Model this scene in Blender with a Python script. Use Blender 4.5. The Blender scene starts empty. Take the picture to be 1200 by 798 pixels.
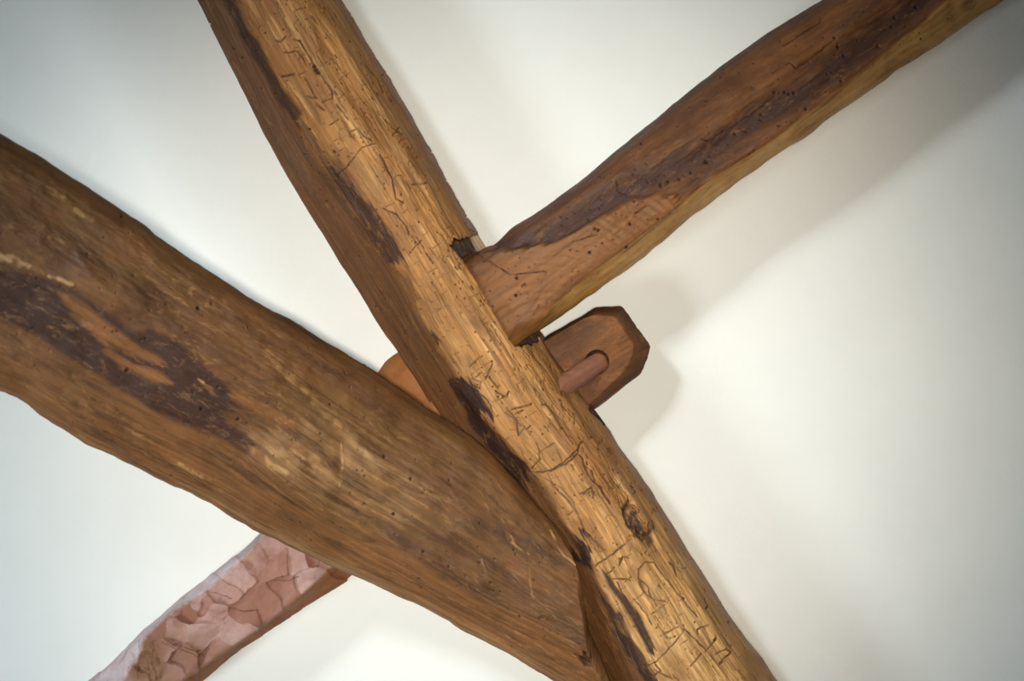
import bpy, math
import numpy as np
from mathutils import Vector

# ------------------------------------------------------------------ camera, world, lights
S = bpy.context.scene
FPX = 1200 * 50 / 36.0            # focal length in pixels
CAMZ = 1.0                        # camera height, it looks straight up
CEIL_D = 1.80                     # ceiling above the camera
cam = bpy.data.cameras.new('camera'); camo = bpy.data.objects.new('camera', cam)
S.collection.objects.link(camo); S.camera = camo
camo.location = (0, 0, CAMZ); camo.rotation_euler = (math.pi, 0, 0)
cam.lens = 50; cam.sensor_width = 36; cam.clip_start = 0.01
cam.dof.use_dof = True; cam.dof.focus_distance = 1.68; cam.dof.aperture_fstop = 4.5

S.view_settings.view_transform = 'Standard'; S.view_settings.look = 'None'
S.view_settings.gamma = 1; S.view_settings.use_curve_mapping = False
S.view_settings.exposure = 0.0
S.cycles.caustics_reflective = False; S.cycles.caustics_refractive = False

w = bpy.data.worlds.new('world'); S.world = w; w.use_nodes = True
w.node_tree.nodes['Background'].inputs[0].default_value = (0.75, 0.86, 1, 1)
w.node_tree.nodes['Background'].inputs[1].default_value = 1.0

def area(name, loc, target, size, sizey, power, col):
    l = bpy.data.lights.new(name, 'AREA'); l.shape = 'RECTANGLE'; l.size = size; l.size_y = sizey
    l.energy = power; l.color = col
    o = bpy.data.objects.new(name, l); S.collection.objects.link(o); o.location = loc
    o.rotation_euler = (Vector(target) - Vector(loc)).to_track_quat('-Z', 'Y').to_euler()
    return o
# upper-left window daylight, and a side fill added to brighten the lower left
k1 = area('window_daylight', (-1.62, -1.58, 0.6), (0.29, 0.25, 2.8), 0.42, 0.42, 6.5, (0.41, 0.462, 0.49)); k1.data.spread = math.radians(38)
k2 = area('side_fill_light', (-1.70, 1.1, 1.15), (-0.62, 0.22, 2.8), 0.5, 0.5, 7.8, (0.80, 0.92, 0.98)); k2.data.spread = math.radians(90)
# two unseen fill spots added below the camera, narrow cones darken the corners
def fill_spot(name, aim, power, col):
    l = bpy.data.lights.new(name, 'SPOT'); l.energy = power; l.color = col; l.spot_size = math.radians(36); l.spot_blend = 1.0; l.shadow_soft_size = 0.07
    o = bpy.data.objects.new(name, l); S.collection.objects.link(o); o.location = (0.0, 0.02, 0.35)
    o.rotation_euler = (Vector(aim)-Vector(o.location)).to_track_quat('-Z', 'Y').to_euler()
fill_spot('fill_spot', (0.03, 0.06, 2.8), 80, (1.48, 1.25, 0.90))
fill_spot('second_fill_spot', (-0.13, 0.10, 2.8), 80, (0.84, 0.97, 1.05))

# ------------------------------------------------------------------ helpers
rng = np.random.default_rng(7)
TAB = rng.random((8, 256, 256))
def vnoise(x, y, k=0):
    t = TAB[k % 8]; xi = np.floor(x).astype(int); yi = np.floor(y).astype(int)
    fx = x - xi; fy = y - yi
    fx = fx*fx*fx*(fx*(fx*6-15)+10); fy = fy*fy*fy*(fy*(fy*6-15)+10)
    a = t[xi % 256, yi % 256]; b = t[(xi+1) % 256, yi % 256]
    c = t[xi % 256, (yi+1) % 256]; d = t[(xi+1) % 256, (yi+1) % 256]
    return (a*(1-fx)+b*fx)*(1-fy)+(c*(1-fx)+d*fx)*fy*1.0 - 0.5
def fbm(x, y, k=0, o=4):
    r = 0; a = 1.0
    for i in range(o):
        r = r + a*vnoise(x*2**i+17.3*i, y*2**i+9.1*i, k+i); a *= 0.5
    return r
def sstep(a, b, x):
    t = np.clip((x-a)/(b-a), 0, 1); return t*t*(3-2*t)
def segdist(x, y, pts):
    d = np.full(x.shape, 1e9)
    for (x0, y0), (x1, y1) in zip(pts[:-1], pts[1:]):
        dx, dy = x1-x0, y1-y0; L = dx*dx+dy*dy+1e-9
        t = np.clip(((x-x0)*dx+(y-y0)*dy)/L, 0, 1)
        d = np.minimum(d, np.hypot(x-x0-t*dx, y-y0-t*dy))
    return d
GRAIN = [1.0, 0.0]
def polymask(x, y, pts, soft=4, warp=0, k=0):
    if warp:
        u = x*GRAIN[0]+y*GRAIN[1]; v = -x*GRAIN[1]+y*GRAIN[0]
        du = warp*3.0*fbm(u/45, v/4.5, k, 3); dv = warp*.5*fbm(u/30+50, v/12+3, k+1, 3)
        x = x+du*GRAIN[0]-dv*GRAIN[1]; y = y+du*GRAIN[1]+dv*GRAIN[0]
    inside = np.zeros(x.shape, bool); n = len(pts)
    for i in range(n):
        x0, y0 = pts[i]; x1, y1 = pts[(i+1) % n]
        c = ((y0 > y) != (y1 > y)) & (x < (x1-x0)*(y-y0)/(y1-y0+1e-12)+x0)
        inside ^= c
    d = segdist(x, y, list(pts)+[pts[0]])
    return sstep(-soft, soft, np.where(inside, d, -d))

class Paint:                                   # strokes and dots on a surface
    def __init__(s, px, py):
        s.shape = px.shape; s.x = px.ravel(); s.y = py.ravel(); s.m = np.zeros(s.x.size)
        s.cell = 20; s.b = {}
        key = np.floor(s.x/20).astype(int)*10000+np.floor(s.y/20).astype(int)
        o = np.argsort(key, kind='stable'); ks = key[o]
        st = np.flatnonzero(np.r_[True, ks[1:] != ks[:-1]]); en = np.r_[st[1:], len(ks)]
        for a, b in zip(st, en): s.b[ks[a]] = o[a:b]
    def near(s, x0, x1, y0, y1):
        L = [s.b[i*10000+j] for i in range(int(x0//20), int(x1//20)+1) for j in range(int(y0//20), int(y1//20)+1) if i*10000+j in s.b]
        return np.concatenate(L) if L else None
    def stroke(s, pts, wd, val=1.0, rough=0.35):
        p = np.array(pts, float)
        ix = s.near(p[:, 0].min()-wd*3-2, p[:, 0].max()+wd*3+2, p[:, 1].min()-wd*3-2, p[:, 1].max()+wd*3+2)
        if ix is None: return
        x, y = s.x[ix], s.y[ix]
        xx = x+1.6*vnoise(x/5, y/5, 3); yy = y+1.6*vnoise(x/5+31, y/5, 4)
        d = segdist(xx, yy, [tuple(q) for q in p])
        ww = wd*(1+rough*2*vnoise(x/7+5, y/7, 5))
        s.m[ix] = np.maximum(s.m[ix], val*(1-sstep(ww*0.35, ww*1.25, d)))
    def dot(s, x0, y0, r, val=1.0):
        ix = s.near(x0-r*2, x0+r*2, y0-r*2, y0+r*2)
        if ix is None: return
        d = np.hypot(s.x[ix]-x0, s.y[ix]-y0)
        s.m[ix] = np.maximum(s.m[ix], val*(1-sstep(r*0.5, r*1.3, d)))
    def get(s): return s.m.reshape(s.shape)

def world(px, py, d):
    return np.stack([(px-600)*d/FPX, (py-399)*d/FPX, CAMZ+d], -1)

def gsmooth(a, r, axis, wrap=False):
    r = int(r)
    if r < 1: return a
    k = np.exp(-0.5*(np.arange(-2*r, 2*r+1)/r)**2); k /= k.sum()
    pad = [(0, 0)]*a.ndim; pad[axis] = (2*r, 2*r)
    b = np.pad(a, pad, mode='wrap' if wrap else 'edge'); out = np.zeros_like(a)
    n = a.shape[axis]
    for i, kk in enumerate(k):
        sl = [slice(None)]*a.ndim; sl[axis] = slice(i, i+n); out += kk*b[tuple(sl)]
    return out

def link_grid(name, P, attrs, mat, parent=None, cap=True, coords=None):
    nu, nv = P.shape[:2]; V = P.reshape(-1, 3)
    i = np.arange(nu-1)[:, None]; j = np.arange(nv)[None, :]; j2 = (j+1) % nv
    F = np.stack([i*nv+j, i*nv+j2, (i+1)*nv+j2, (i+1)*nv+j], -1).reshape(-1, 4)
    # outward orientation
    c = P.mean(1, keepdims=True); e1 = np.roll(P, -1, 1)-P; e2 = np.gradient(P, axis=0)
    if np.sum(np.cross(e1, e2)*(P-c)) < 0: F = F[:, ::-1]
    faces = F; nverts = len(V); ex = []; tri = []
    if cap:
        V = np.vstack([V, P[0].mean(0), P[-1].mean(0)])
        flip = np.sum(np.cross(e1, e2)*(P-c)) < 0
        for a in range(nv):
            b = (a+1) % nv
            t1 = (nverts, b, a); t2 = (nverts+1, (nu-1)*nv+a, (nu-1)*nv+b)
            tri += [t1[::-1], t2[::-1]] if flip else [t1, t2]
    tri = np.array(tri, int).reshape(-1, 3)
    me = bpy.data.meshes.new(name)
    me.vertices.add(len(V)); me.vertices.foreach_set('co', V.astype(np.float32).ravel())
    nl = faces.size+tri.size; me.loops.add(nl)
    me.loops.foreach_set('vertex_index', np.r_[faces.ravel(), tri.ravel()].astype(np.int32))
    me.polygons.add(len(faces)+len(tri))
    me.polygons.foreach_set('loop_start', np.r_[np.arange(len(faces))*4, len(faces)*4+np.arange(len(tri))*3].astype(np.int32))
    me.update(calc_edges=True); me.validate()
    sm = np.ones(len(me.polygons), bool); me.polygons.foreach_set('use_smooth', sm)
    def pad(a):
        a = a.reshape(nu*nv, -1)
        if cap: a = np.vstack([a, a[:nv].mean(0), a[-nv:].mean(0)])
        return a
    for k, a in attrs.items():
        at = me.attributes.new(k, 'FLOAT', 'POINT'); at.data.foreach_set('value', pad(a).astype(np.float32).ravel())
    if coords is not None:
        at = me.attributes.new('gco', 'FLOAT_VECTOR', 'POINT'); at.data.foreach_set('vector', pad(coords).astype(np.float32).ravel())
    me.materials.append(mat)
    o = bpy.data.objects.new(name, me); S.collection.objects.link(o)
    if parent: o.parent = parent
    return o

def normals(P):
    e1 = np.roll(P, -1, 1)-np.roll(P, 1, 1); e2 = np.gradient(P, axis=0)
    n = np.cross(e1, e2); n /= np.linalg.norm(n, axis=-1, keepdims=True)+1e-12
    c = P.mean(1, keepdims=True)
    if np.sum(n*(P-c)) < 0: n = -n
    return n

class Beam:
    """A hewn timber swept along an axis: rails are (points, depth) lists running round its section."""
    def __init__(s, axis, slo, shi, fine, rails, step, rsec, ssmooth=8, coarse=22, ends=None):
        a = np.array(axis, float); a /= np.linalg.norm(a); s.a = a; GRAIN[:] = [a[0], a[1]]; s.b = np.array([-a[1], a[0]])
        f0, f1 = fine
        S1 = np.r_[np.arange(slo, f0, coarse), np.arange(f0, f1, step), np.arange(f1, shi+coarse, coarse)]
        S1 = np.unique(np.clip(S1, slo, shi)); nu = len(S1)
        su = np.arange(slo, shi+4, 4.0)
        R = []
        for pts, dep in rails:
            p = np.array(pts, float); ss = p@s.a; nn = p@s.b; o = np.argsort(ss)
            n = gsmooth(np.interp(su, ss[o], nn[o]), ssmooth/4, 0)
            dd = np.array(dep, float)      # (s, depth) pairs
            d = gsmooth(np.interp(su, dd[:, 0], dd[:, 1]), 6, 0)
            R.append((np.interp(S1, su, n), np.interp(S1, su, d)))
        K = len(R); cols_n = []; cols_d = []; cols_v = []; arc = 0
        for k in range(K):
            n0, d0 = R[k]; n1, d1 = R[(k+1) % K]
            mid = slice(None)
            L = np.median(np.hypot(n1-n0, (d1-d0)*1000))
            front = k < K-3
            m = max(3, int(L/(step if front else step*8)))
            t = np.arange(m)/m
            cols_n.append(n0[:, None]*(1-t)+n1[:, None]*t); cols_d.append(d0[:, None]*(1-t)+d1[:, None]*t)
            cols_v.append(arc+t*L); arc += L
        N = gsmooth(np.hstack(cols_n), rsec, 1, True); D = gsmooth(np.hstack(cols_d), rsec, 1, True)
        v = np.concatenate(cols_v)
        SS = np.repeat(S1[:, None], N.shape[1], 1)
        if ends is not None:                 # trim the far end along a curve n -> s
            en = np.interp(N[-1], ends[0], ends[1])
            t = np.clip((SS-f0)/(shi-f0), 0, 1)
            SS = np.where(SS > f0, f0+t*(en[None, :]-f0), SS)
            Nn = np.empty_like(N); Dn = np.empty_like(D)
            for j in range(N.shape[1]):
                Nn[:, j] = np.interp(SS[:, j], S1, N[:, j]); Dn[:, j] = np.interp(SS[:, j], S1, D[:, j])
            N, D = Nn, Dn
        s.N, s.D, s.S = N, D, SS; s.V = np.repeat(v[None, :], nu, 0)
        s.px = SS*s.a[0]+N*s.b[0]; s.py = SS*s.a[1]+N*s.b[1]
        s.h = np.zeros_like(N); s.attrs = {}
    def finish(s, name, mat, parent=None):
        P = world(s.px, s.py, s.D); P = P+normals(P)*s.h[..., None]
        co = np.stack([s.S/1000, s.V/1000, s.D*0.3], -1)
        return link_grid(name, P, s.attrs, mat, parent, coords=co)

def tag(o, label, cat, group=None):
    o['label'] = label; o['category'] = cat
    if group: o['group'] = group
    return o

# ------------------------------------------------------------------ materials
def srgb(r, g, b):
    f = lambda c: c/255/12.92 if c/255 <= 0.04045 else ((c/255+0.055)/1.055)**2.4
    return (f(r), f(g), f(b), 1)
def node(nt, t, **kw):
    n = nt.nodes.new(t)
    for k, v in kw.items(): setattr(n, k, v)
    return n
def mixc(nt, fac, a, b, mode='MIX'):
    m = node(nt, 'ShaderNodeMix', data_type='RGBA', blend_type=mode)
    for sock, v in ((m.inputs[0], fac), (m.inputs[6], a), (m.inputs[7], b)):
        if isinstance(v, bpy.types.NodeSocket): nt.links.new(v, sock)
        else: sock.default_value = v
    return m.outputs[2]
def wood(name, base, alt, layers, rough=0.55, spec=0.4, grain=(0.62, 1.2), gs=(7, 150), bump=0.5, alts=(2.2, 16), blot=0.5, fleck=None):
    m = bpy.data.materials.new(name); m.use_nodes = True; nt = m.node_tree
    bs = nt.nodes['Principled BSDF']; L = nt.links.new
    at = node(nt, 'ShaderNodeAttribute', attribute_name='gco')
    def noise(sc, detail=5, dist=0.0, r=0.6):
        mp = node(nt, 'ShaderNodeMapping'); mp.inputs['Scale'].default_value = sc
        L(at.outputs['Vector'], mp.inputs['Vector'])
        n = node(nt, 'ShaderNodeTexNoise'); n.inputs['Scale'].default_value = 1; n.inputs['Detail'].default_value = detail
        n.inputs['Distortion'].default_value = dist; n.inputs['Roughness'].default_value = r
        L(mp.outputs[0], n.inputs['Vector']); return n.outputs[0]
    def rmp(v, lo, hi, a, b):
        r = node(nt, 'ShaderNodeMapRange'); r.inputs[1].default_value = lo; r.inputs[2].default_value = hi
        r.inputs[3].default_value = a; r.inputs[4].default_value = b; L(v, r.inputs[0]); return r.outputs[0]
    g1 = noise((gs[0], gs[1], 40), 6, 0.3, 0.65); g2 = noise((alts[0], alts[1], 8), 5, 1.2); g3 = noise((22, 30, 22), 6, 0.6, 0.7)
    fine = noise((260, 420, 300), 4)
    c = mixc(nt, rmp(g2, 0.38, 0.62, 0, 1), base, alt)
    for attr, col, col2 in layers:
        a = node(nt, 'ShaderNodeAttribute', attribute_name=attr)
        cc = mixc(nt, rmp(g3, 0.35, 0.65, 0, 1), col, col2)
        # feather the border of each patch along the grain
        q = node(nt, 'ShaderNodeMath', operation='MULTIPLY_ADD'); L(g1, q.inputs[0]); q.inputs[1].default_value = 3.2; q.inputs[2].default_value = -1.6
        om = node(nt, 'ShaderNodeMath', operation='SUBTRACT'); om.inputs[0].default_value = 1; L(a.outputs['Fac'], om.inputs[1])
        ab = node(nt, 'ShaderNodeMath', operation='MULTIPLY'); L(a.outputs['Fac'], ab.inputs[0]); L(om.outputs[0], ab.inputs[1])
        a4 = node(nt, 'ShaderNodeMath', operation='MULTIPLY'); L(ab.outputs[0], a4.inputs[0]); a4.inputs[1].default_value = 3.0
        fa = node(nt, 'ShaderNodeMath', operation='MULTIPLY_ADD', use_clamp=True); L(a4.outputs[0], fa.inputs[0]); L(q.outputs[0], fa.inputs[1]); L(a.outputs['Fac'], fa.inputs[2])
        c = mixc(nt, fa.outputs[0], c, cc)
    if fleck:
        f1 = noise((45, 120, 60), 6, 0.8, 0.75); f2 = noise((9, 16, 9), 4, 1.0)
        fm = node(nt, 'ShaderNodeMath', operation='MULTIPLY'); L(rmp(f1, 0.52, 0.68, 0, 1), fm.inputs[0]); L(rmp(f2, 0.42, 0.62, 0.1, 0.75), fm.inputs[1])
        c = mixc(nt, fm.outputs[0], c, fleck)
        f3 = noise((14, 40, 14), 6, 1.5, 0.7)
        fm2 = node(nt, 'ShaderNodeMath', operation='MULTIPLY'); L(rmp(f3, 0.55, 0.7, 0, 1), fm2.inputs[0]); fm2.inputs[1].default_value = 0.55
        c = mixc(nt, fm2.outputs[0], c, tuple(v*0.35 for v in base[:3])+(1,))
    gg = rmp(g1, 0.3, 0.68, grain[0], grain[1]); gb = rmp(g3, 0.3, 0.7, 1-blot*0.5, 1+blot*0.35)
    comb = node(nt, 'ShaderNodeMath', operation='MULTIPLY'); L(gg, comb.inputs[0]); L(gb, comb.inputs[1])
    cx = node(nt, 'ShaderNodeCombineColor')
    for i in range(3): L(comb.outputs[0], cx.inputs[i])
    c = mixc(nt, 1.0, c, cx.outputs[0], 'MULTIPLY')
    L(c, bs.inputs['Base Color'])
    L(rmp(g3, 0.3, 0.7, rough-0.12, rough+0.15), bs.inputs['Roughness'])
    bs.inputs['Specular IOR Level'].default_value = spec
    b1 = node(nt, 'ShaderNodeBump'); b1.inputs['Distance'].default_value = 0.0012; b1.inputs['Strength'].default_value = bump
    b2 = node(nt, 'ShaderNodeBump'); b2.inputs['Distance'].default_value = 0.0005; b2.inputs['Strength'].default_value = bump*0.8
    L(g1, b1.inputs['Height']); L(fine, b2.inputs['Height']); L(b1.outputs[0], b2.inputs['Normal']); L(b2.outputs[0], bs.inputs['Normal'])
    return m
def plaster(name, col, bump=0.25):
    m = bpy.data.materials.new(name); m.use_nodes = True; nt = m.node_tree; bs = nt.nodes['Principled BSDF']
    tc = node(nt, 'ShaderNodeTexCoord'); n = node(nt, 'ShaderNodeTexNoise'); n.inputs['Scale'].default_value = 9; n.inputs['Detail'].default_value = 12
    n.inputs['Roughness'].default_value = 0.68
    nt.links.new(tc.outputs['Object'], n.inputs['Vector'])
    b = node(nt, 'ShaderNodeBump'); b.inputs['Strength'].default_value = bump; b.inputs['Distance'].default_value = 0.006
    nt.links.new(n.outputs[0], b.inputs['Height']); nt.links.new(b.outputs[0], bs.inputs['Normal'])
    mr = node(nt, 'ShaderNodeMapRange'); mr.inputs[1].default_value = 0.3; mr.inputs[2].default_value = 0.7
    nt.links.new(n.outputs[0], mr.inputs[0])
    c2 = tuple(x*0.965 for x in col[:3])+(1,)
    nt.links.new(mixc(nt, mr.outputs[0], c2, col), bs.inputs['Base Color'])
    bs.inputs['Roughness'].default_value = 0.9; bs.inputs['Specular IOR Level'].default_value = 0.15
    return m
M_plaster = plaster('white_plaster', srgb(240, 239, 234))
M_floor = wood('floor_boards', srgb(150, 120, 85), srgb(130, 100, 70), [], gs=(3, 40))

# ------------------------------------------------------------------ the room
def box(name, x0, x1, y0, y1, z0, z1, mat):
    v = [(x, y, z) for x in (x0, x1) for y in (y0, y1) for z in (z0, z1)]
    f = [(0, 1, 3, 2), (4, 6, 7, 5), (0, 4, 5, 1), (2, 3, 7, 6), (0, 2, 6, 4), (1, 5, 7, 3)]
    me = bpy.data.meshes.new(name); me.from_pydata(v, [], f); me.materials.append(mat)
    o = bpy.data.objects.new(name, me); S.collection.objects.link(o); o['kind'] = 'structure'; return o
HX, HY, ZC = 2.2, 2.0, CAMZ+CEIL_D
XL, YB = -1.75, -1.7
box('ceiling', XL-.1, HX+.1, YB-.1, HY+.1, ZC, ZC+.1, M_plaster)
box('floor', XL-.1, HX+.1, YB-.1, HY+.1, -.1, 0, M_floor)
box('wall_right', HX, HX+.1, YB, HY, 0, ZC, M_plaster)
box('wall_back', XL, HX, YB-.1, YB, 0, ZC, M_plaster)
box('wall_front', XL, HX, HY, HY+.1, 0, ZC, M_plaster)
def holed(name, axis, c, lo, hi, a0, a1, z0, z1):
    # a wall with a window opening, one mesh of four blocks
    vs = []; fs = []
    for (p0, p1, q0, q1) in ((lo, a0, 0, ZC), (a1, hi, 0, ZC), (a0, a1, 0, z0), (a0, a1, z1, ZC)):
        k = len(vs); t = (c, c+.1*np.sign(c))
        for u in t:
            for p in (p0, p1):
                for q in (q0, q1): vs.append((u, p, q) if axis == 'x' else (p, u, q))
        fs += [tuple(k+i for i in f) for f in [(0, 1, 3, 2), (4, 6, 7, 5), (0, 4, 5, 1), (2, 3, 7, 6), (0, 2, 6, 4), (1, 5, 7, 3)]]
    me = bpy.data.meshes.new(name); me.from_pydata(vs, [], fs); me.materials.append(M_plaster)
    o = bpy.data.objects.new(name, me); S.collection.objects.link(o); o['kind'] = 'structure'
holed('wall_left', 'x', XL, YB, HY, 0.8, 1.4, 0.85, 1.45)

# ------------------------------------------------------------------ long timber with worm-eaten face
def build_main():
    left = [(230, 0), (262, 70), (300, 145), (340, 218), (400, 318), (440, 382), (465, 415), (497, 467), (530, 518), (600, 632), (650, 712), (700, 790), (740, 850)]
    ridge = [(272, 0), (300, 62), (335, 130), (380, 202), (440, 285), (470, 332), (500, 388), (530, 432), (553, 470), (590, 522), (628, 560), (655, 602), (680, 640), (700, 685), (722, 725), (765, 798), (800, 850)]
    right = [(400, 0), (440, 62), (480, 130), (520, 205), (545, 248), (568, 286), (605, 342), (642, 400), (672, 446), (708, 493), (725, 520), (760, 572), (800, 632), (850, 712), (890, 765), (915, 800), (945, 845)]
    def mid(f):
        a = np.array(ridge, float); r = np.array(right, float)
        ry = np.interp(a[:, 1]-f*60, r[:, 1], r[:, 0])
        b = np.array([.842, -.54])
        ax = np.array([.54, .842]); nr = np.interp(a@ax, r@ax, r@b)
        n = a@b*(1-f)+nr*f
        return [tuple(ax*s_+b*n_) for s_, n_ in zip(a@ax, n)]
    c = lambda v: [(-3000, v), (3000, v)]
    rails = [(left, c(1.742)), (ridge, c(1.678)), (mid(.18), c(1.664)), (mid(.5), c(1.660)), (mid(.78), c(1.672)), (mid(.94), c(1.706)),
             (right, c(1.75)), (mid(.97), c(1.802)), ([(x+14, y) for x, y in left], c(1.802))]
    B = Beam((.54, .842), -1500, 2000, (-20, 1230), rails, 0.95, 5, 9)
    x, y, s, n = B.px, B.py, B.S, B.N
    def across(pts):     # signed distance from a line of points, positive to the right
        p = np.array(pts, float); return -(n-np.interp(s, p@B.a, p@B.b))
    r = across(ridge); rr = across(right); ll = across(left)
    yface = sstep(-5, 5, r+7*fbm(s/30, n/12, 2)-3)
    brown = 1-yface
    h = 0.0022*fbm(s/110, n/60, 1)+0.0012*fbm(s/40, n/12, 3)
    # fibrous eaten surface: long splintered terraces
    ter = fbm(s/55, n/7, 5); ter2 = fbm(s/18, n/3.2, 2)
    h += yface*(0.0011*ter+0.0006*ter2+0.0009*np.round(2.5*ter)/2.5)
    stain = np.zeros_like(x); P = lambda pts, so=3, w_=10, k=0: polymask(x, y, pts, so, w_, k)
    for pts, wd, v in (([(262, -10), (285, 30), (302, 62), (322, 98), (345, 135)], 6, .85), ([(345, 135), (370, 175), (395, 205)], 4, .6), ([(388, 200), (420, 240), (462, 300)], 10, .75),
                       ([(468, 318), (485, 350)], 3, .4)):
        stain = np.maximum(stain, v*(1-sstep(wd*.3, wd*1.6, segdist(x, y, pts)+8*fbm(s/30, n/5, 4))))
    for pts, v in (([(382, 200), (396, 198), (430, 235), (462, 275), (466, 300), (452, 302), (425, 262), (400, 228)], .9),
                   ([(494, 376), (500, 378), (516, 402), (508, 402)], .9), ([(532, 462), (545, 452), (562, 460), (580, 490), (572, 500), (560, 505), (548, 488)], 1),
                   ([(562, 510), (576, 506), (592, 524), (614, 538), (632, 562), (622, 568), (604, 560), (584, 546)], 1),
                   ([(672, 628), (688, 624), (692, 646), (684, 666), (668, 650)], 1),
                   ([(708, 676), (715, 682), (742, 712), (768, 762), (758, 762), (735, 725)], .95),
                   ([(703, 702), (718, 712), (742, 752), (772, 800), (780, 830), (745, 790), (722, 742)], .9),
                   ([(733, 588), (741, 590), (744, 610), (758, 628), (752, 634), (736, 616)], 1)):
        stain = np.maximum(stain, v*polymask(x, y, pts, 2.5, 13, 1))
    blot = sstep(.12, .4, fbm(s/60+9, n/22, 6))*yface*.45
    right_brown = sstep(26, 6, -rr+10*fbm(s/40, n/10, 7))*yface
    # galleries and cracks
    cr = Paint(x, y); a, b = B.a, -B.b       # a along, b to the right
    def loc(p, la, lb): return (p[0]+a[0]*la+b[0]*lb, p[1]+a[1]*la+b[1]*lb)
    H = lambda o, sc, pts: [(o[0]+px/sc, o[1]+py/sc) for px, py in pts]
    o2, s2 = (220, 0), 2.66
    hand = [H(o2, s2, q) for q in ([(460, 552), (500, 515), (545, 458), (590, 445)], [(300, 162), (345, 160), (368, 205)], [(270, 125), (290, 130), (303, 112)],
            [(330, 122), (350, 130), (405, 220), (450, 285), (450, 305), (420, 320)], [(365, 245), (390, 290), (400, 305), (375, 300)], [(400, 325), (425, 345)],
            [(440, 390), (467, 373)], [(505, 412), (530, 398), (545, 420), (575, 440)], [(505, 415), (515, 430)], [(620, 370), (640, 395), (670, 420)], [(640, 420), (660, 398)],
            [(700, 575), (745, 572)], [(610, 650), (650, 668), (680, 705), (692, 730)], [(700, 780), (728, 748)], [(290, 240), (330, 232)], [(560, 205), (590, 240), (610, 290)],
            [(465, 325), (500, 372)], [(600, 480), (640, 560), (650, 620), (672, 632)])]
    o6, s6 = (400, 380), 3.325
    hand += [H(o6, s6, q) for q in ([(500, 165), (522, 142), (550, 126)], [(525, 205), (548, 187)], [(560, 215), (575, 185), (590, 150)], [(660, 335), (700, 325), (740, 310)],
            [(675, 352), (708, 335)], [(780, 315), (800, 308), (838, 357)], [(720, 410), (737, 398)], [(760, 578), (820, 570), (870, 535), (915, 495), (940, 455)],
            [(765, 505), (800, 480), (830, 468)], [(690, 435), (715, 400), (640, 345)], [(650, 335), (685, 375), (690, 430)], [(745, 575), (790, 600), (860, 640), (900, 690), (925, 740)],
            [(520, 215), (545, 225), (540, 250), (515, 240)], [(575, 205), (610, 250)], [(600, 262), (640, 285), (655, 262)], [(550, 275), (575, 300), (590, 340)],
            [(840, 490), (860, 530)], [(930, 510), (945, 530)], [(975, 570), (990, 610)], [(935, 660), (975, 640), (985, 665)], [(770, 485), (775, 530), (740, 560)])]
    o7, s7 = (600, 520), 2.87
    hand += [H(o7, s7, q) for q in ([(85, 98), (130, 92), (180, 68), (225, 30)], [(130, 130), (190, 190), (222, 240), (245, 290)], [(280, 412), (320, 385), (382, 338)],
            [(245, 290), (310, 360)], [(320, 440), (345, 418)], [(425, 455), (425, 425), (450, 398), (480, 398), (498, 425), (545, 490), (580, 530), (625, 580)],
            [(425, 455), (455, 480), (470, 520), (490, 545)], [(335, 455), (385, 455), (400, 460)], [(380, 465), (400, 448)], [(350, 465), (385, 530), (410, 560), (430, 590)],
            [(430, 465), (445, 500), (475, 525), (515, 530)], [(480, 735), (520, 700), (555, 660), (580, 625)], [(600, 748), (640, 705)], [(630, 640), (625, 625), (665, 608)],
            [(490, 610), (530, 660), (515, 640), (550, 620), (560, 615)], [(580, 620), (630, 670), (660, 700), (700, 750)], [(655, 700), (690, 650), (680, 660)],
            [(460, 745), (480, 735), (500, 760), (480, 780), (460, 770)], [(690, 705), (720, 690), (740, 700), (700, 740), (720, 730)], [(395, 312), (412, 312)],
            [(240, 170), (270, 160), (280, 165)], [(362, 410), (370, 380), (395, 385)], [(650, 555), (662, 545), (650, 520)], [(530, 400), (545, 410), (555, 445)],
            [(240, 60), (260, 110), (300, 150), (330, 200)], [(250, 300), (290, 350), (275, 330)], [(410, 520), (450, 570), (470, 610)], [(480, 760), (540, 790)], [(540, 775), (560, 800)])]
    for q in hand:
        q2 = []
        for i in range(len(q)-1): q2 += [q[i]]
        cr.stroke(q2+[q[-1]], rng.uniform(.75, 1.25), rng.uniform(.75, 1))
    axr = np.array(ridge, float); rgt = np.array(right, float)
    def rand_pt(lo=.06, hi=.93):
        ss = rng.uniform(30, 1190); f = rng.uniform(lo, hi)
        n0 = np.interp(ss, axr@B.a, axr@B.b); n1 = np.interp(ss, rgt@B.a, rgt@B.b); nn = n0*(1-f)+n1*f
        return tuple(B.a*ss+B.b*nn), f
    for i in range(340):
        p, f = rand_pt(.0, .78); t = rng.random(); g = 1 if rng.random() < .5 else -1
        wd = rng.uniform(.35, .7); v = rng.uniform(.3, .75)
        la = rng.uniform(4, 22); lb = rng.uniform(3, 13)*g
        if t < .3: q = [p, loc(p, 0, lb)]
        elif t < .6: q = [p, loc(p, rng.uniform(-2, 2), lb), loc(p, la, lb*1.1)]
        elif t < .75: q = [p, loc(p, -3, lb*.5), loc(p, 0, lb), loc(p, la, lb)]
        elif t < .9: q = [p, loc(p, la, rng.uniform(-1, 1)), loc(p, la*2, rng.uniform(-2, 2))]
        elif t < .95: q = [p, loc(p, -2, lb*.35), loc(p, 0, lb*.8), loc(p, 4, lb), loc(p, la, lb), loc(p, la+3, lb*.8), loc(p, la+4, lb*.4)]
        else: q = [p, loc(p, 2, lb*.4), loc(p, la*.4, lb*.5), loc(p, la*.5, lb)]
        cr.stroke(q, wd, v)
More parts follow.
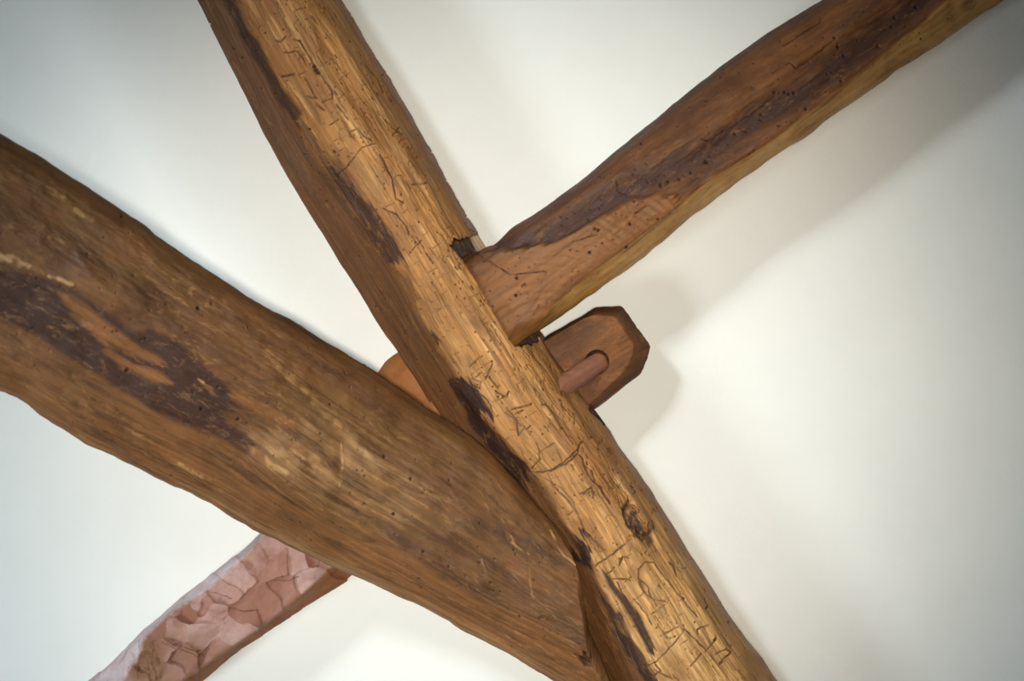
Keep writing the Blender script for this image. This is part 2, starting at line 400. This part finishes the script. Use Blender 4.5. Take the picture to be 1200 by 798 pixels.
    for i in range(60):       # long fibre splits
        p, f = rand_pt(0, 1); L_ = rng.uniform(30, 110)
        cr.stroke([p, loc(p, L_*.5, rng.uniform(-2, 2)), loc(p, L_, rng.uniform(-3, 3))], rng.uniform(.3, .55), rng.uniform(.3, .6))
    ho = Paint(x, y)
    for i in range(420):
        p, f = rand_pt(-.05, 1.0); ho.dot(p[0], p[1], rng.uniform(.7, 1.25), rng.uniform(.7, 1))
    for i in range(240):      # peppered right side
        ss = rng.uniform(520, 900) if i < 160 else rng.uniform(100, 1100)
        n1 = np.interp(ss, rgt@B.a, rgt@B.b); q = B.a*ss+B.b*(n1+abs(rng.normal(0, 22))+8)
        ho.stroke([tuple(q), loc(q, rng.uniform(1, 5), rng.uniform(-1, 1))], rng.uniform(.6, 1.0), rng.uniform(.5, .95))
    for q in ((300, 60), (307, 84), (361, 152), (357, 181), (303, 164), (273, 58), (283, 68)): ho.dot(q[0], q[1], 1.6)
    for q, r_ in ((( 370, 82), 3), ((372, 85), 2.6), ((368, 78), 2.4), ((391, 178), 2)): ho.dot(q[0], q[1], r_)
    for i in range(60):
        ss = rng.uniform(50, 1150); n0 = np.interp(ss, axr@B.a, axr@B.b); q = B.a*ss+B.b*(n0+rng.uniform(4, 45)); ho.dot(q[0], q[1], rng.uniform(.7, 1.3), .9)
    ck = np.clip(cr.get()*(1-.75*brown), 0, 1); hk = ho.get()
    # knot
    kx, ky = x-749, y-608; ka = kx*.5+ky*.86; kb = kx*.86-ky*.5
    kr = np.hypot(ka/22, kb/14)+.12*fbm(x/8, y/8, 3)
    ring = np.exp(-((kr-1)/.13)**2); h += -.004*ring*(kb < 5)+.0025*np.exp(-(kr/.7)**4)
    knot = np.exp(-(kr/.95)**6)
    stain = np.maximum(stain, np.clip(ring*(.75+.7*fbm(x/6, y/6, 1)), 0, 1)*(ka/22-kb/10 > -.9))
    stain = np.maximum(stain, .8*polymask(x, y, [(742, 618), (752, 626), (762, 618), (766, 632), (762, 645), (748, 632)], 2.5, 6, 4))
    h -= 0.0019*ck+0.0022*hk+0.0012*np.clip(stain, 0, 1)*yface
    B.h = h
    # housings cut for the brace and the tenon
    def carve(pts, floor):
        m = polymask(x, y, pts, 1.0, 1.2, 2) > .5
        B.D[m] = np.maximum(B.D[m], floor); B.h[m] *= .5; return m.astype(float)
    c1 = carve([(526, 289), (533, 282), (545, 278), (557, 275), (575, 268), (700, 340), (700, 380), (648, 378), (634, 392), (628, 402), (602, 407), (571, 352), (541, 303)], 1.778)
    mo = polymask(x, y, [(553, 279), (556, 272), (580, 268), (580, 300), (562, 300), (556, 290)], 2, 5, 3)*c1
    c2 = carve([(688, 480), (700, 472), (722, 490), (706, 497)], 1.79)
    B.attrs = dict(brown=np.clip(brown+.3*right_brown, 0, 1), stain=np.clip(stain, 0, 1), pale=np.clip(sstep(820, 1100, s)*yface*.65+sstep(.0, .35, fbm(s/70, n/9, 3))*.35*yface, 0, 1),  # lower end painted paler for the brighter light there, plus random fibre streaks
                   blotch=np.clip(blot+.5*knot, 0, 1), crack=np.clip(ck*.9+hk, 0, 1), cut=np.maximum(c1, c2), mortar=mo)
    m = wood('worm_eaten_oak', srgb(182, 130, 74), srgb(160, 108, 58),
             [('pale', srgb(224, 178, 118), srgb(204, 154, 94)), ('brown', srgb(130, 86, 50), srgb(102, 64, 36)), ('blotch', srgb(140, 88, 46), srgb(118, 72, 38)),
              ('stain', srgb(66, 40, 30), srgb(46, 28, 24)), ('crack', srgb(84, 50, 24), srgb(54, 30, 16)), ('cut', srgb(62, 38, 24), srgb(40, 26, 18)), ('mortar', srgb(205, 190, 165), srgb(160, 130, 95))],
             rough=.6, spec=.3, gs=(9, 190), bump=.8, grain=(.5, 1.2), fleck=srgb(168, 122, 72))
    o = B.finish('timber_beam', m)
    tag(o, 'long diagonal yellow-brown timber with worm-eaten cracked face, running across the plaster ceiling', 'beam')
build_main()

# ------------------------------------------------------------------ near brace, coming down to the left
def build_near():
    top = [(-60, 112), (0, 150), (45, 176), (80, 198), (140, 238), (200, 281), (250, 315), (300, 346), (350, 374), (385, 397), (440, 430), (475, 455), (497, 471), (530, 491), (560, 511), (585, 533), (600, 552), (640, 600), (700, 660)]
    bot = [(-60, 440), (0, 464), (28, 473), (45, 490), (100, 526), (145, 546), (200, 577), (240, 594), (262, 610), (300, 626), (350, 650), (400, 672), (440, 690), (470, 703), (520, 725), (545, 742), (600, 772), (645, 798), (700, 830)]
    low = [(-60, 335), (0, 368), (60, 405), (120, 440), (200, 484), (290, 527), (340, 568), (380, 596), (430, 625), (500, 665), (560, 700), (620, 730), (690, 768), (740, 800)]
    ax = np.array([.83, .5578]); b = np.array([-.5578, .83])
    def off(pts, q, f):
        p = np.array(pts, float); r = np.array(q, float); n = np.interp(p@ax, r@ax, r@b)
        return [tuple(ax*s+b*(m*(1-f)+k*f)) for s, m, k in zip(p@ax, p@b, n)]
    dp = lambda add, e=0: [(-1700, .76+add), (0, 1.36+add), (400, 1.50+add), (700, 1.615+add), (860, 1.648+add*.6+e), (1050, 1.664+add*.5+e)]
    bk = [(-1700, .90), (0, 1.50), (400, 1.64), (700, 1.712), (860, 1.735), (1050, 1.765)]
    rails = [(top, dp(.05)), (off(top, low, .10), dp(.018)), (off(top, low, .5), dp(0)), (low, dp(.006)), (off(low, bot, .9), dp(.04)), (bot, dp(.062)),
             (off(bot, low, .22), bk), (off(top, low, .12), bk)]
    curve = [(560, 505), (583, 533), (610, 577), (634, 611), (655, 640), (668, 655), (677, 672), (678, 700), (683, 720), (687, 750), (690, 768), (706, 800), (720, 830), (740, 860)]
    cc = np.array(curve, float); en = cc@b; es = cc@ax; o = np.argsort(en)
    B = Beam(ax, -1700, 1010, (-30, 1010), rails, 1.25, 7, 7, ends=(en[o], es[o]))
    x, y, s, n = B.px, B.py, B.S, B.N
    lw = np.array(low, float); bt = np.array(bot, float); tp = np.array(top, float)
    dl = n-np.interp(s, lw@ax, lw@b); db = n-np.interp(s, bt@ax, bt@b); dt = n-np.interp(s, tp@ax, tp@b)
    h = .004*fbm(s/160, n/90, 1)+.0018*fbm(s/45, n/30, 2)+.0007*fbm(s/22, n/5, 4)
    h += .0015*fbm(s/26, n/50, 5)*sstep(-25, 0, db)
    # shallow swelling and chips near the highlight
    h += -.003*np.exp(-((x-400)/9)**2-((y-545)/30)**2)+.003*np.exp(-((x-345)/60)**2-((y-535)/35)**2)
    P = lambda pts, so=3, w_=8, k=0: polymask(x, y, pts, so*1.7, w_*.8, k)
    stain = np.maximum.reduce([
        P([(-40, 330), (-20, 300), (0, 318), (40, 320), (84, 338), (115, 357), (150, 385), (180, 388), (212, 402), (243, 430), (262, 450), (288, 478), (262, 482), (270, 498), (294, 514), (292, 525), (268, 519), (244, 508), (203, 492), (162, 470), (124, 445), (75, 414), (22, 382), (-40, 352)], 3, 8, 1),
        .75*P([(262, 448), (300, 470), (340, 487), (330, 488), (280, 468)], 3, 6), .6*P([(552, 608), (590, 618), (640, 640), (668, 660), (655, 664), (610, 642), (560, 624)], 5, 12, 3),
        .6*P([(430, 603), (455, 615), (498, 642), (490, 648), (450, 622)], 4, 8, 2), .5*P([(558, 680), (575, 688), (585, 696), (570, 694)], 3, 5),
        .3*P([(-60, 225), (40, 240), (90, 300), (30, 300), (-60, 290)], 14, 20, 2)])
    tong = np.maximum(P([(66, 340), (90, 352), (125, 378), (150, 400), (178, 416), (186, 424), (160, 416), (120, 400), (90, 372)], 4, 8, 4),
                      P([(122, 408), (150, 425), (178, 430), (200, 448), (190, 450), (165, 440), (140, 430)], 3, 6, 5))
    tong = np.maximum(tong, .9*P([(268, 455), (300, 470), (345, 492), (340, 500), (300, 484), (272, 466)], 3, 5, 5))
    stain = stain*(1-tong)
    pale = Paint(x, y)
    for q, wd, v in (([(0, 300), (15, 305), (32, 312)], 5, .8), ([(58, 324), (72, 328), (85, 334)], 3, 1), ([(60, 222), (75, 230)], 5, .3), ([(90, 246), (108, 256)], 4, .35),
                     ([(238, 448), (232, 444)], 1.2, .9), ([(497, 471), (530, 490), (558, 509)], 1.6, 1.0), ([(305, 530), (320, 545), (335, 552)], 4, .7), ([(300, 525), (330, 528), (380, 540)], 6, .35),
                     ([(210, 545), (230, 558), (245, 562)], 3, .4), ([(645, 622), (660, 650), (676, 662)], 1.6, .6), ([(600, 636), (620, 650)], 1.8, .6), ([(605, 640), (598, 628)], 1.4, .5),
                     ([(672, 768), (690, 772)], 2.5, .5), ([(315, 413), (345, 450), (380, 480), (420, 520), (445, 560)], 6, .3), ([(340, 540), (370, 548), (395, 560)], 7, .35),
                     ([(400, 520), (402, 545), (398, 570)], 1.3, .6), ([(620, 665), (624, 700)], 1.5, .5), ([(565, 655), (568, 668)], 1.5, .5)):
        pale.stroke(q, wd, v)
    pm = pale.get()*np.clip(.75+1.4*fbm(x/9, y/9, 2), 0, 1)  # pale chips and caulk line, plus strokes of the ridge highlight painted in
    olive = sstep(-.05, .45, fbm(s/90+3, n/28, 6))*(1-sstep(-10, 20, dl))*.55+.45*P([(-60, 180), (70, 215), (120, 250), (90, 290), (-60, 250)], 18, 20)
    orange = np.clip(sstep(-12, 10, dl+8*fbm(s/60, n/20, 1))*(.55+.6*fbm(s/80, n/12, 3)), 0, 1)
    sheen_and_grey = np.clip(P([(290, 510), (330, 495), (400, 505), (470, 540), (500, 600), (440, 610), (380, 590), (320, 560)], 22, 30, 3)*(.45+.7*fbm(x/20, y/16, 4)), 0, 1)  # greyish gloss highlight on the ridge painted into the colour
    sheen_and_grey = np.maximum(sheen_and_grey, .5*sstep(-22, -4, db+8*fbm(s/40, n/10, 2))*sstep(300, 520, s))
    ho = Paint(x, y)
    for i in range(230):
        ss = rng.uniform(20, 960); f = rng.beta(2, 1.6)
        q = ax*ss+b*(np.interp(ss, tp@ax, tp@b)*(1-f)+np.interp(ss, bt@ax, bt@b)*f)
        ho.dot(q[0], q[1], rng.uniform(.8, 1.4), rng.uniform(.4, .9))
    for q, r_ in (((149, 434), 2.6), ((236, 479), 2.4), ((279, 491), 2.2), ((142, 254), 2), ((232, 361), 2.2), ((248, 356), 1.6), ((633, 724), 2.2), ((481, 561), 1.8), ((427, 590), 1.8), ((496, 646), 1.8), ((526, 663), 1.8), ((450, 535), 2), ((461, 602), 2)):
        ho.dot(q[0], q[1], r_)
    for q, wd in (([(300, 340), (300, 341)], .1), ([(385, 398), (420, 425), (470, 458)], .7), ([(480, 640), (560, 690), (660, 742)], .6), ([(500, 660), (580, 706), (680, 755)], .5), ([(120, 505), (200, 545), (290, 590)], .7),
                  ([(160, 525), (240, 570)], .6), ([(300, 590), (400, 640), (500, 690)], .5), ([(310, 410), (360, 450), (420, 490)], .6)):
        ho.stroke(q, wd, .5)
    hk = ho.get()
    # splintered broken corner by the joint
    chip = polymask(x, y, [(676, 768), (684, 762), (690, 772), (694, 782), (684, 780)], 1.2, 4, 2)
    h -= .0018*hk+.006*chip-.0012*pm*(x > 20)
    B.h = h
    B.attrs = dict(stain=np.clip(stain, 0, 1), pale=np.clip(pm, 0, 1), olive=np.clip(olive, 0, 1), orange=orange, sheen_and_grey=sheen_and_grey, tong=tong, crack=np.clip(hk+chip*.8, 0, 1))
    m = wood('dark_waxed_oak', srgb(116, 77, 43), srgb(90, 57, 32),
             [('olive', srgb(116, 84, 44), srgb(98, 68, 34)), ('orange', srgb(142, 94, 50), srgb(114, 74, 40)), ('sheen_and_grey', srgb(166, 128, 88), srgb(128, 90, 55)), ('stain', srgb(72, 45, 33), srgb(58, 36, 27)),
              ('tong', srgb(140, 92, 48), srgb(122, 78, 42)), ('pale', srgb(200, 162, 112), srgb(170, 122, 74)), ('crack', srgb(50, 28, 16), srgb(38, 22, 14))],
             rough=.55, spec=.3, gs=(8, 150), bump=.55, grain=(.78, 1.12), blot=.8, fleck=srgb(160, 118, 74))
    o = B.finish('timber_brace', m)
    tag(o, 'thick dark brown timber brace nearest the viewer, coming from the left', 'beam')
build_near()

# ------------------------------------------------------------------ upper right brace
def build_upper():
    top = [(1050, -62), (960, 0), (900, 37), (850, 70), (800, 109), (760, 142), (720, 174), (690, 199), (650, 232), (620, 253), (595, 267), (568, 287), (540, 302)]
    bot = [(1290, -75), (1178, 0), (1100, 54), (1050, 84), (1000, 118), (945, 162), (930, 168), (860, 218), (800, 262), (740, 314), (690, 349), (655, 374), (601, 406)]
    rid = [(1230, -75), (1113, 0), (1078, 31), (1025, 70), (990, 97), (920, 154), (833, 210), (780, 250), (722, 299), (672, 334), (628, 373), (590, 400)]
    ax = np.array([.82, -.5724]); b = np.array([.5724, .82])
    def off(pts, q, f):
        p = np.array(pts, float); r = np.array(q, float); n = np.interp(p@ax, (r@ax)[::-1], (r@b)[::-1])
        return [tuple(ax*s+b*(m*(1-f)+k*f)) for s, m, k in zip(p@ax, p@b, n)]
    dp = lambda v, w_=None: [(200, v), (400, v if w_ is None else w_), (3000, v if w_ is None else w_)]
    rails = [(top, dp(1.735, 1.72)), (off(top, rid, .12), dp(1.712, 1.688)), (off(top, rid, .45), dp(1.700, 1.668)), (rid, dp(1.700, 1.672)), (off(rid, bot, .85), dp(1.735, 1.702)), (bot, dp(1.755, 1.722)),
             (off(bot, rid, .25), dp(1.802)), (off(top, rid, .1), dp(1.802))]
    B = Beam(ax, 261, 2000, (261, 1050), rails, 1.1, 6, 7)
    x, y, s, n = B.px, B.py, B.S, B.N
    f = lambda q: (lambda p: n-np.interp(s, (p@ax)[::-1], (p@b)[::-1]))(np.array(q, float))
    dr, dt, db = f(rid), f(top), f(bot)
    yel = sstep(-3, 4, dr+5*fbm(s/50, n/9, 3))
    P = lambda pts, so=3, w_=8, k=0: polymask(x, y, pts, so, w_, k)
    # rounded smooth cheek under the dark hollow
    cheek = P([(535, 300), (570, 291), (600, 293), (650, 284), (700, 256), (745, 232), (775, 226), (798, 236), (770, 262), (720, 300), (670, 336), (600, 410), (540, 380)], 4, 5, 2)
    mid = Paint(x, y)
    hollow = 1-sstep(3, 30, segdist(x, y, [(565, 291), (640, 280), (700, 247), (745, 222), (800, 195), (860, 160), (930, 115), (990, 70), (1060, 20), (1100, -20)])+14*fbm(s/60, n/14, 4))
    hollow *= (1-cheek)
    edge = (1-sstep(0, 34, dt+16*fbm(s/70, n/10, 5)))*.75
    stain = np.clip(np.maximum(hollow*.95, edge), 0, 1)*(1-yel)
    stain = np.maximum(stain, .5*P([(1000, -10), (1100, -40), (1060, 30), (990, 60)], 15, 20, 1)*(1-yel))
    h = .003*fbm(s/120, n/60, 1)+.0012*fbm(s/40, n/16, 2)-.004*hollow+.0035*gsmooth(cheek, 3, 0)+.0006*fbm(s/20, n/4, 5)
    h += .0012*vnoise(s/14, n/9, 3)*yel
    # curved growth lines on the cheek
    rr = np.hypot((x-640)*1.0, (y-420)*1.0); h += .00035*np.sin(rr/1.6+3*fbm(x/20, y/20, 1))*cheek
    ho = Paint(x, y)
    for q in ((893, 134), (862, 156), (830, 190), (810, 202), (797, 210), (828, 190), (990, 65), (978, 44), (945, 128), (920, 108), (908, 108), (925, 110), (931, 109), (697, 268), (701, 270), (738, 263), (733, 289), (606, 326), (615, 334), (605, 346), (691, 296), (775, 217), (784, 213), (743, 236), (1030, 54), (1050, 20), (1075, 8), (986, 95)):
        ho.dot(q[0], q[1], 2.0, 1)
    bt = np.array(bot, float); tp = np.array(top, float)
    for i in range(230):
        ss = rng.uniform(268, 520) if i < 130 else rng.uniform(500, 1030); fr = rng.uniform(.1, .85)
        q = ax*ss+b*(np.interp(ss, (tp@ax)[::-1], (tp@b)[::-1])*(1-fr)+np.interp(ss, (bt@ax)[::-1], (bt@b)[::-1])*fr)
        ho.dot(q[0], q[1], rng.uniform(.8, 1.3), rng.uniform(.5, .95))
    for q in ([(822, 162), (835, 166), (842, 158), (870, 142)], [(905, 85), (925, 73), (932, 80), (950, 70), (980, 45)], [(918, 54), (940, 40), (960, 27), (962, 20)], [(722, 210), (724, 224), (736, 228)],
              [(560, 300), (600, 322), (640, 318)], [(850, 150), (880, 135), (915, 108)], [(745, 250), (760, 240)], [(870, 152), (876, 155)], [(650, 300), (672, 283), (700, 275)]):
        ho.stroke(q, .8, .75)
    hk = ho.get(); h -= .0018*hk
    B.h = h
    B.attrs = dict(stain=stain, yellow=yel, cheek=cheek*(1-yel), crack=hk)
    m = wood('red_brown_oak', srgb(124, 78, 42), srgb(98, 62, 38),
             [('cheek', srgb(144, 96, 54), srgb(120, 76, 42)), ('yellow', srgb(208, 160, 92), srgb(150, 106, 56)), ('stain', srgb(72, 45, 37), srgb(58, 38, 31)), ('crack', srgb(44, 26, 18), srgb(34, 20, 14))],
             rough=.55, spec=.25, gs=(7, 140), bump=.5, grain=(.72, 1.15), blot=.6, fleck=srgb(150, 100, 58))
    o = B.finish('timber_brace', m)
    tag(o, 'reddish brown timber brace rising from the notch to the upper right', 'beam')
build_upper()

# ------------------------------------------------------------------ lower left hewn brace
def build_lower():
    top = [(-40, 900), (60, 832), (100, 798), (122, 780), (140, 763), (157, 745), (180, 728), (213, 697), (247, 670), (280, 647), (307, 623), (350, 570), (400, 492), (430, 452), (443, 436), (452, 422), (465, 413), (520, 385)]
    tr = [(0, 900), (100, 830), (150, 790), (172, 745), (192, 723), (233, 697), (267, 670), (295, 642), (330, 605), (400, 500), (450, 445), (470, 424), (525, 392)]
    rid = [(120, 860), (213, 798), (267, 762), (313, 730), (360, 693), (383, 668), (430, 636), (520, 570)]
    bot = [(160, 855), (240, 798), (280, 763), (347, 720), (413, 678), (450, 650), (540, 585)]
    ax = np.array([.78, -.6258]); b = np.array([.6258, .78])
    dp = lambda v, e: [(-2500, v), (-200, v), (-60, v), (80, e), (300, e)]
    ins = lambda pts, k: [(px+k*b[0], py+k*b[1]) for px, py in pts]
    rails = [(top, dp(1.745, 1.772)), (tr, dp(1.712, 1.757)), (ins(tr, 30), dp(1.700, 1.752)), (rid, dp(1.705, 1.752)), (bot, dp(1.755, 1.775)), (ins(bot, -6), dp(1.802, 1.802)), (ins(top, 8), dp(1.802, 1.802))]
    B = Beam(ax, -1550, 125, (-460, 125), rails, 1.0, 4, 6)
    x, y, s, n = B.px, B.py, B.S, B.N
    f = lambda q: (lambda p: n-np.interp(s, p@ax, p@b))(np.array(q, float))
    dr, dtr, db = f(rid), f(tr), f(bot)
    face = sstep(-4, 4, dtr+2)*sstep(3, -3, dr)
    # adze scallops: tilted dished cells
    hand = [(275, 675), (300, 650), (262, 692), (330, 662), (335, 690), (225, 715), (245, 720), (290, 715), (360, 680), (205, 740), (240, 745), (215, 770), (190, 760), (275, 740), (315, 640), (345, 660), (222, 700), (195, 790), (255, 765), (175, 770)]
    pts = [(p[0], p[1]) for p in hand]+[(rng.uniform(60, 420), rng.uniform(600, 860)) for _ in range(46)]
    wx = x+6*vnoise(x/14, y/14, 1); wy = y+6*vnoise(x/14+9, y/14, 2)
    best = np.full(x.shape, 1e9); sec = best.copy(); hh = np.zeros_like(x); tone = np.zeros_like(x)
    for i, (cx, cy) in enumerate(pts):
        du = ((wx-cx)*.78-(wy-cy)*.6258)/1.25; dv = (wx-cx)*.6258+(wy-cy)*.78; d = np.hypot(du, dv)
        ta, tb = rng.normal(.07, .10), rng.normal(.02, .09); z = (np.clip(du, -25, 25)*ta+np.clip(dv, -25, 25)*tb)*.001*1.7+.000005*np.minimum(d, 22)**2+rng.normal(0, .0009)
        nw = d < best; sec = np.where(nw, best, np.minimum(sec, d)); hh = np.where(nw, z, hh); tone = np.where(nw, rng.random(), tone); best = np.minimum(best, d)
    rims = (1-sstep(.3, 1.6, sec-best))*sstep(.0, .3, fbm(x/18+4, y/18, 2))
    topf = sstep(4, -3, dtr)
    h = hh*(.15+.85*sstep(0, 14, dtr))*(.12+.88*sstep(2, -12, dr))+.0012*fbm(s/40, n/20, 1)+.0005*fbm(s/8, n/5, 4)
    # knot at the lower end
    kr = np.hypot((x-170)/22, (y-775)/28); kn = np.exp(-kr**4); h += .0025*np.sin(kr*9+2*fbm(x/12, y/12, 2))*kn-.004*np.exp(-((x-170)/6)**2-((y-776)/8)**2)
    ck = Paint(x, y)
    for q in ([(245, 693), (258, 697), (272, 701)], [(270, 711), (285, 716), (302, 714)], [(318, 680), (335, 681), (350, 676)], [(140, 778), (150, 760), (156, 748)], [(160, 765), (172, 772), (176, 785), (166, 780)], [(205, 755), (235, 762)],
              [(165, 750), (160, 775), (165, 795)], [(180, 750), (178, 775), (185, 795)], [(190, 752), (215, 762), (240, 770)]):
        ck.stroke(q, .8, .55)
    for i in range(35):
        q = pts[rng.integers(len(pts))]; ck.dot(q[0]+rng.normal(0, 14), q[1]+rng.normal(0, 14), 1.0, .8)
    c = np.clip(ck.get()+rims*.22*sstep(-.05, .4, fbm(x/14, y/14, 6)), 0, 1); h -= .0012*ck.get()
    B.h = h
    brown = np.maximum(sstep(-2, 3, dr), sstep(-110, 0, s)*1.0)
    pal = np.clip((tone-.55)*2.2, 0, 1)*face*(1-kn); tone = np.clip(.6-tone, 0, 1)*1.6
    B.attrs = dict(brown=np.clip(brown, 0, 1), pinkpale=pal, tone=tone*face, knot=np.clip(kn*.7+.35*P2(x, y), 0, 1)*face, light=np.clip(topf+.0, 0, 1)*(1-sstep(-120, -60, s)), crack=c)  # window highlight on the top chamfer painted into its colour
    m = wood('pink_lit_hewn_oak', srgb(166, 124, 112), srgb(146, 102, 86),  # pink cast of reflected light painted into the base colour
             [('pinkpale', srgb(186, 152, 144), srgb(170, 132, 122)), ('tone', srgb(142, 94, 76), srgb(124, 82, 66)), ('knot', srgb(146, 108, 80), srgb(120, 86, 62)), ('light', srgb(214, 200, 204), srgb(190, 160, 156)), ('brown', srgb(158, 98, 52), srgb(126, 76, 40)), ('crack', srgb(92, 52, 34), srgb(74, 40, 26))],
             rough=.6, spec=.15, gs=(60, 60), bump=.45, grain=(.88, 1.08), blot=.25, alts=(10, 18))
    o = B.finish('timber_brace', m)
    tag(o, 'pinkish axe-hewn timber brace at the lower left, passing behind the thick dark brace', 'beam')
def P2(x, y): return polymask(x, y, [(130, 800), (160, 745), (200, 735), (240, 740), (255, 770), (230, 800), (180, 830)], 8, 14, 2)
build_lower()

# ------------------------------------------------------------------ tenon end and its peg
def loft(loops, n, sub, rs):
    """loops: key polygons with equal counts; returns grid (rings, n, 3) in pixel, pixel, depth."""
    L = []
    for q in loops:
        p = np.array(q, float); m = len(p); per = n//m; t = np.arange(per)/per
        L.append(np.vstack([p[i]*(1-t[:, None])+p[(i+1) % m]*t[:, None] for i in range(m)]))
    rings = []
    for a, bb, k in zip(L[:-1], L[1:], sub):
        for i in range(k): rings.append(a+(bb-a)*i/k)
    rings.append(L[-1]); G = np.array(rings)
    return gsmooth(gsmooth(G, rs, 1, True), 1, 0)

def build_tenon():
    outer = [(618, 408), (641, 393), (682, 370), (698, 360), (729, 359), (745, 381), (761, 406), (758, 421), (750, 438), (699, 479), (680, 480), (650, 450)]
    inner = [(620, 409), (643, 397), (683, 373), (695, 369), (721, 371), (731, 386), (743, 404), (741, 416), (734, 432), (692, 473), (678, 475), (652, 450)]
    c = (690, 421); cen = [(c[0]+(x-c[0])*.02, c[1]+(y-c[1])*.02) for x, y in inner]
    W = lambda q, d: [(x, y, d) for x, y in q]
    back = [((x-c[0])*.97+c[0], (y-c[1])*.97+c[1]) for x, y in outer]
    G = loft([W(cen, 1.7215), W(inner, 1.7215), W(outer, 1.743), W(back, 1.79), [(c[0]+(x-c[0])*.02, c[1]+(y-c[1])*.02, 1.79) for x, y in back]], 360, [80, 16, 40, 12], 2)
    x, y, d = G[..., 0], G[..., 1], G[..., 2].copy()
    ax = np.array([.86, -.51]); s = x*ax[0]+y*ax[1]; n = -x*ax[1]+y*ax[0]
    front = d < 1.735
    hole = (1-sstep(13.6, 14.6, np.hypot(x-700, y-424.5)))*front
    h = .0012*fbm(s/30, n/14, 2)+.0005*fbm(s/14, n/3, 4)
    # saw steps across the face
    h += .0007*sstep(-1, 1, n-np.interp(s, [300, 400, 480], [712, 716, 710])+4*fbm(s/20, n/20, 1))
    d = d+.02*hole
    P = world(x, y, d); P = P+normals(P)*(h*(1-hole))[..., None]
    ck = Paint(x, y)
    for i in range(26):
        ck.dot(rng.uniform(645, 745), rng.uniform(370, 460), rng.uniform(.6, 1.0), .8)
    for q in ([(650, 405), (690, 383), (720, 375)], [(660, 415), (700, 393)], [(700, 440), (740, 412)], [(690, 452), (728, 428)], [(705, 402), (738, 392)]): ck.stroke(q, .5, .45)
    shade_rim = np.clip(sstep(1.7235, 1.735, G[..., 2]), 0, 1)  # chamfer shade painted in as a darker bevel colour
    m = wood('tenon_oak', srgb(134, 84, 46), srgb(106, 66, 36),
             [('edge', srgb(100, 66, 40), srgb(78, 50, 30)), ('low', srgb(176, 120, 62), srgb(150, 96, 50)), ('crack', srgb(62, 36, 20), srgb(50, 30, 18)), ('hole', srgb(44, 26, 16), srgb(30, 18, 12))],
             rough=.6, spec=.2, gs=(14, 160), bump=.8, grain=(.7, 1.15), blot=.8, fleck=srgb(160, 106, 62))
    low = sstep(-2, 5, (y-478)+(x-697)*.78)*(y > 430)  # lit bottom side painted in as a lighter colour
    o = link_grid('tenon', P, dict(edge=shade_rim, low=low, crack=ck.get(), hole=hole), m, coords=np.stack([s/1000, n/1000, d*.5], -1))
    tag(o, 'short brown tenon end with chamfered corners sticking out beside the long timber', 'tenon')
build_tenon()

def build_peg():
    A = world(707, 422, 1.737); E = world(651, 458, 1.693)
    A = np.array(A); E = np.array(E); d = (E-A); L = np.linalg.norm(d); d /= L
    u = np.cross(d, [0, 0, 1]); u /= np.linalg.norm(u); v = np.cross(d, u)
    R = .0140; nv = 72; th = np.arange(nv)/nv*2*np.pi
    prof = [(0, .1), (.0004, .45), (.0012, .68), (.003, .86), (.0055, .96), (.009, 1)]+[(.009+(L-.011)*i/40, 1.0) for i in range(1, 41)]+[(L-.001, .95), (L, .85), (L+.0003, .4), (L+.0003, .05)]
    P = np.zeros((len(prof), nv, 3)); S_ = np.zeros((len(prof), nv))
    for i, (t, r) in enumerate(prof):
        fac = 1+.03*np.cos(3*th+1)+.025*np.cos(7*th)    # whittled facets
        rr = R*r*fac*(1-.05*t/L)
        ee = .004*np.sin(th+.6)*(t > L-.002)
        P[i] = A+d*t+u[None]*(np.cos(th)*rr)[:, None]+v[None]*(np.sin(th)*rr)[:, None]+d[None]*ee[:, None]; S_[i] = t
    P += (fbm(S_*300, np.tile(th*2, (len(prof), 1)), 2)*.0009)[..., None]*u
    m = wood('peg_wood', srgb(150, 102, 82), srgb(132, 86, 68), [('tip', srgb(158, 104, 66), srgb(140, 90, 56))], rough=.6, spec=.3, gs=(30, 260), bump=.5, grain=(.85, 1.1))
    o = link_grid('wooden_peg', P, dict(tip=1-sstep(.008, .016, S_)), m, coords=np.stack([S_, np.tile(th*R, (len(prof), 1)), S_*0], -1))
    tag(o, 'round pinkish wooden peg with rounded end, driven through the tenon end', 'peg')
build_peg()
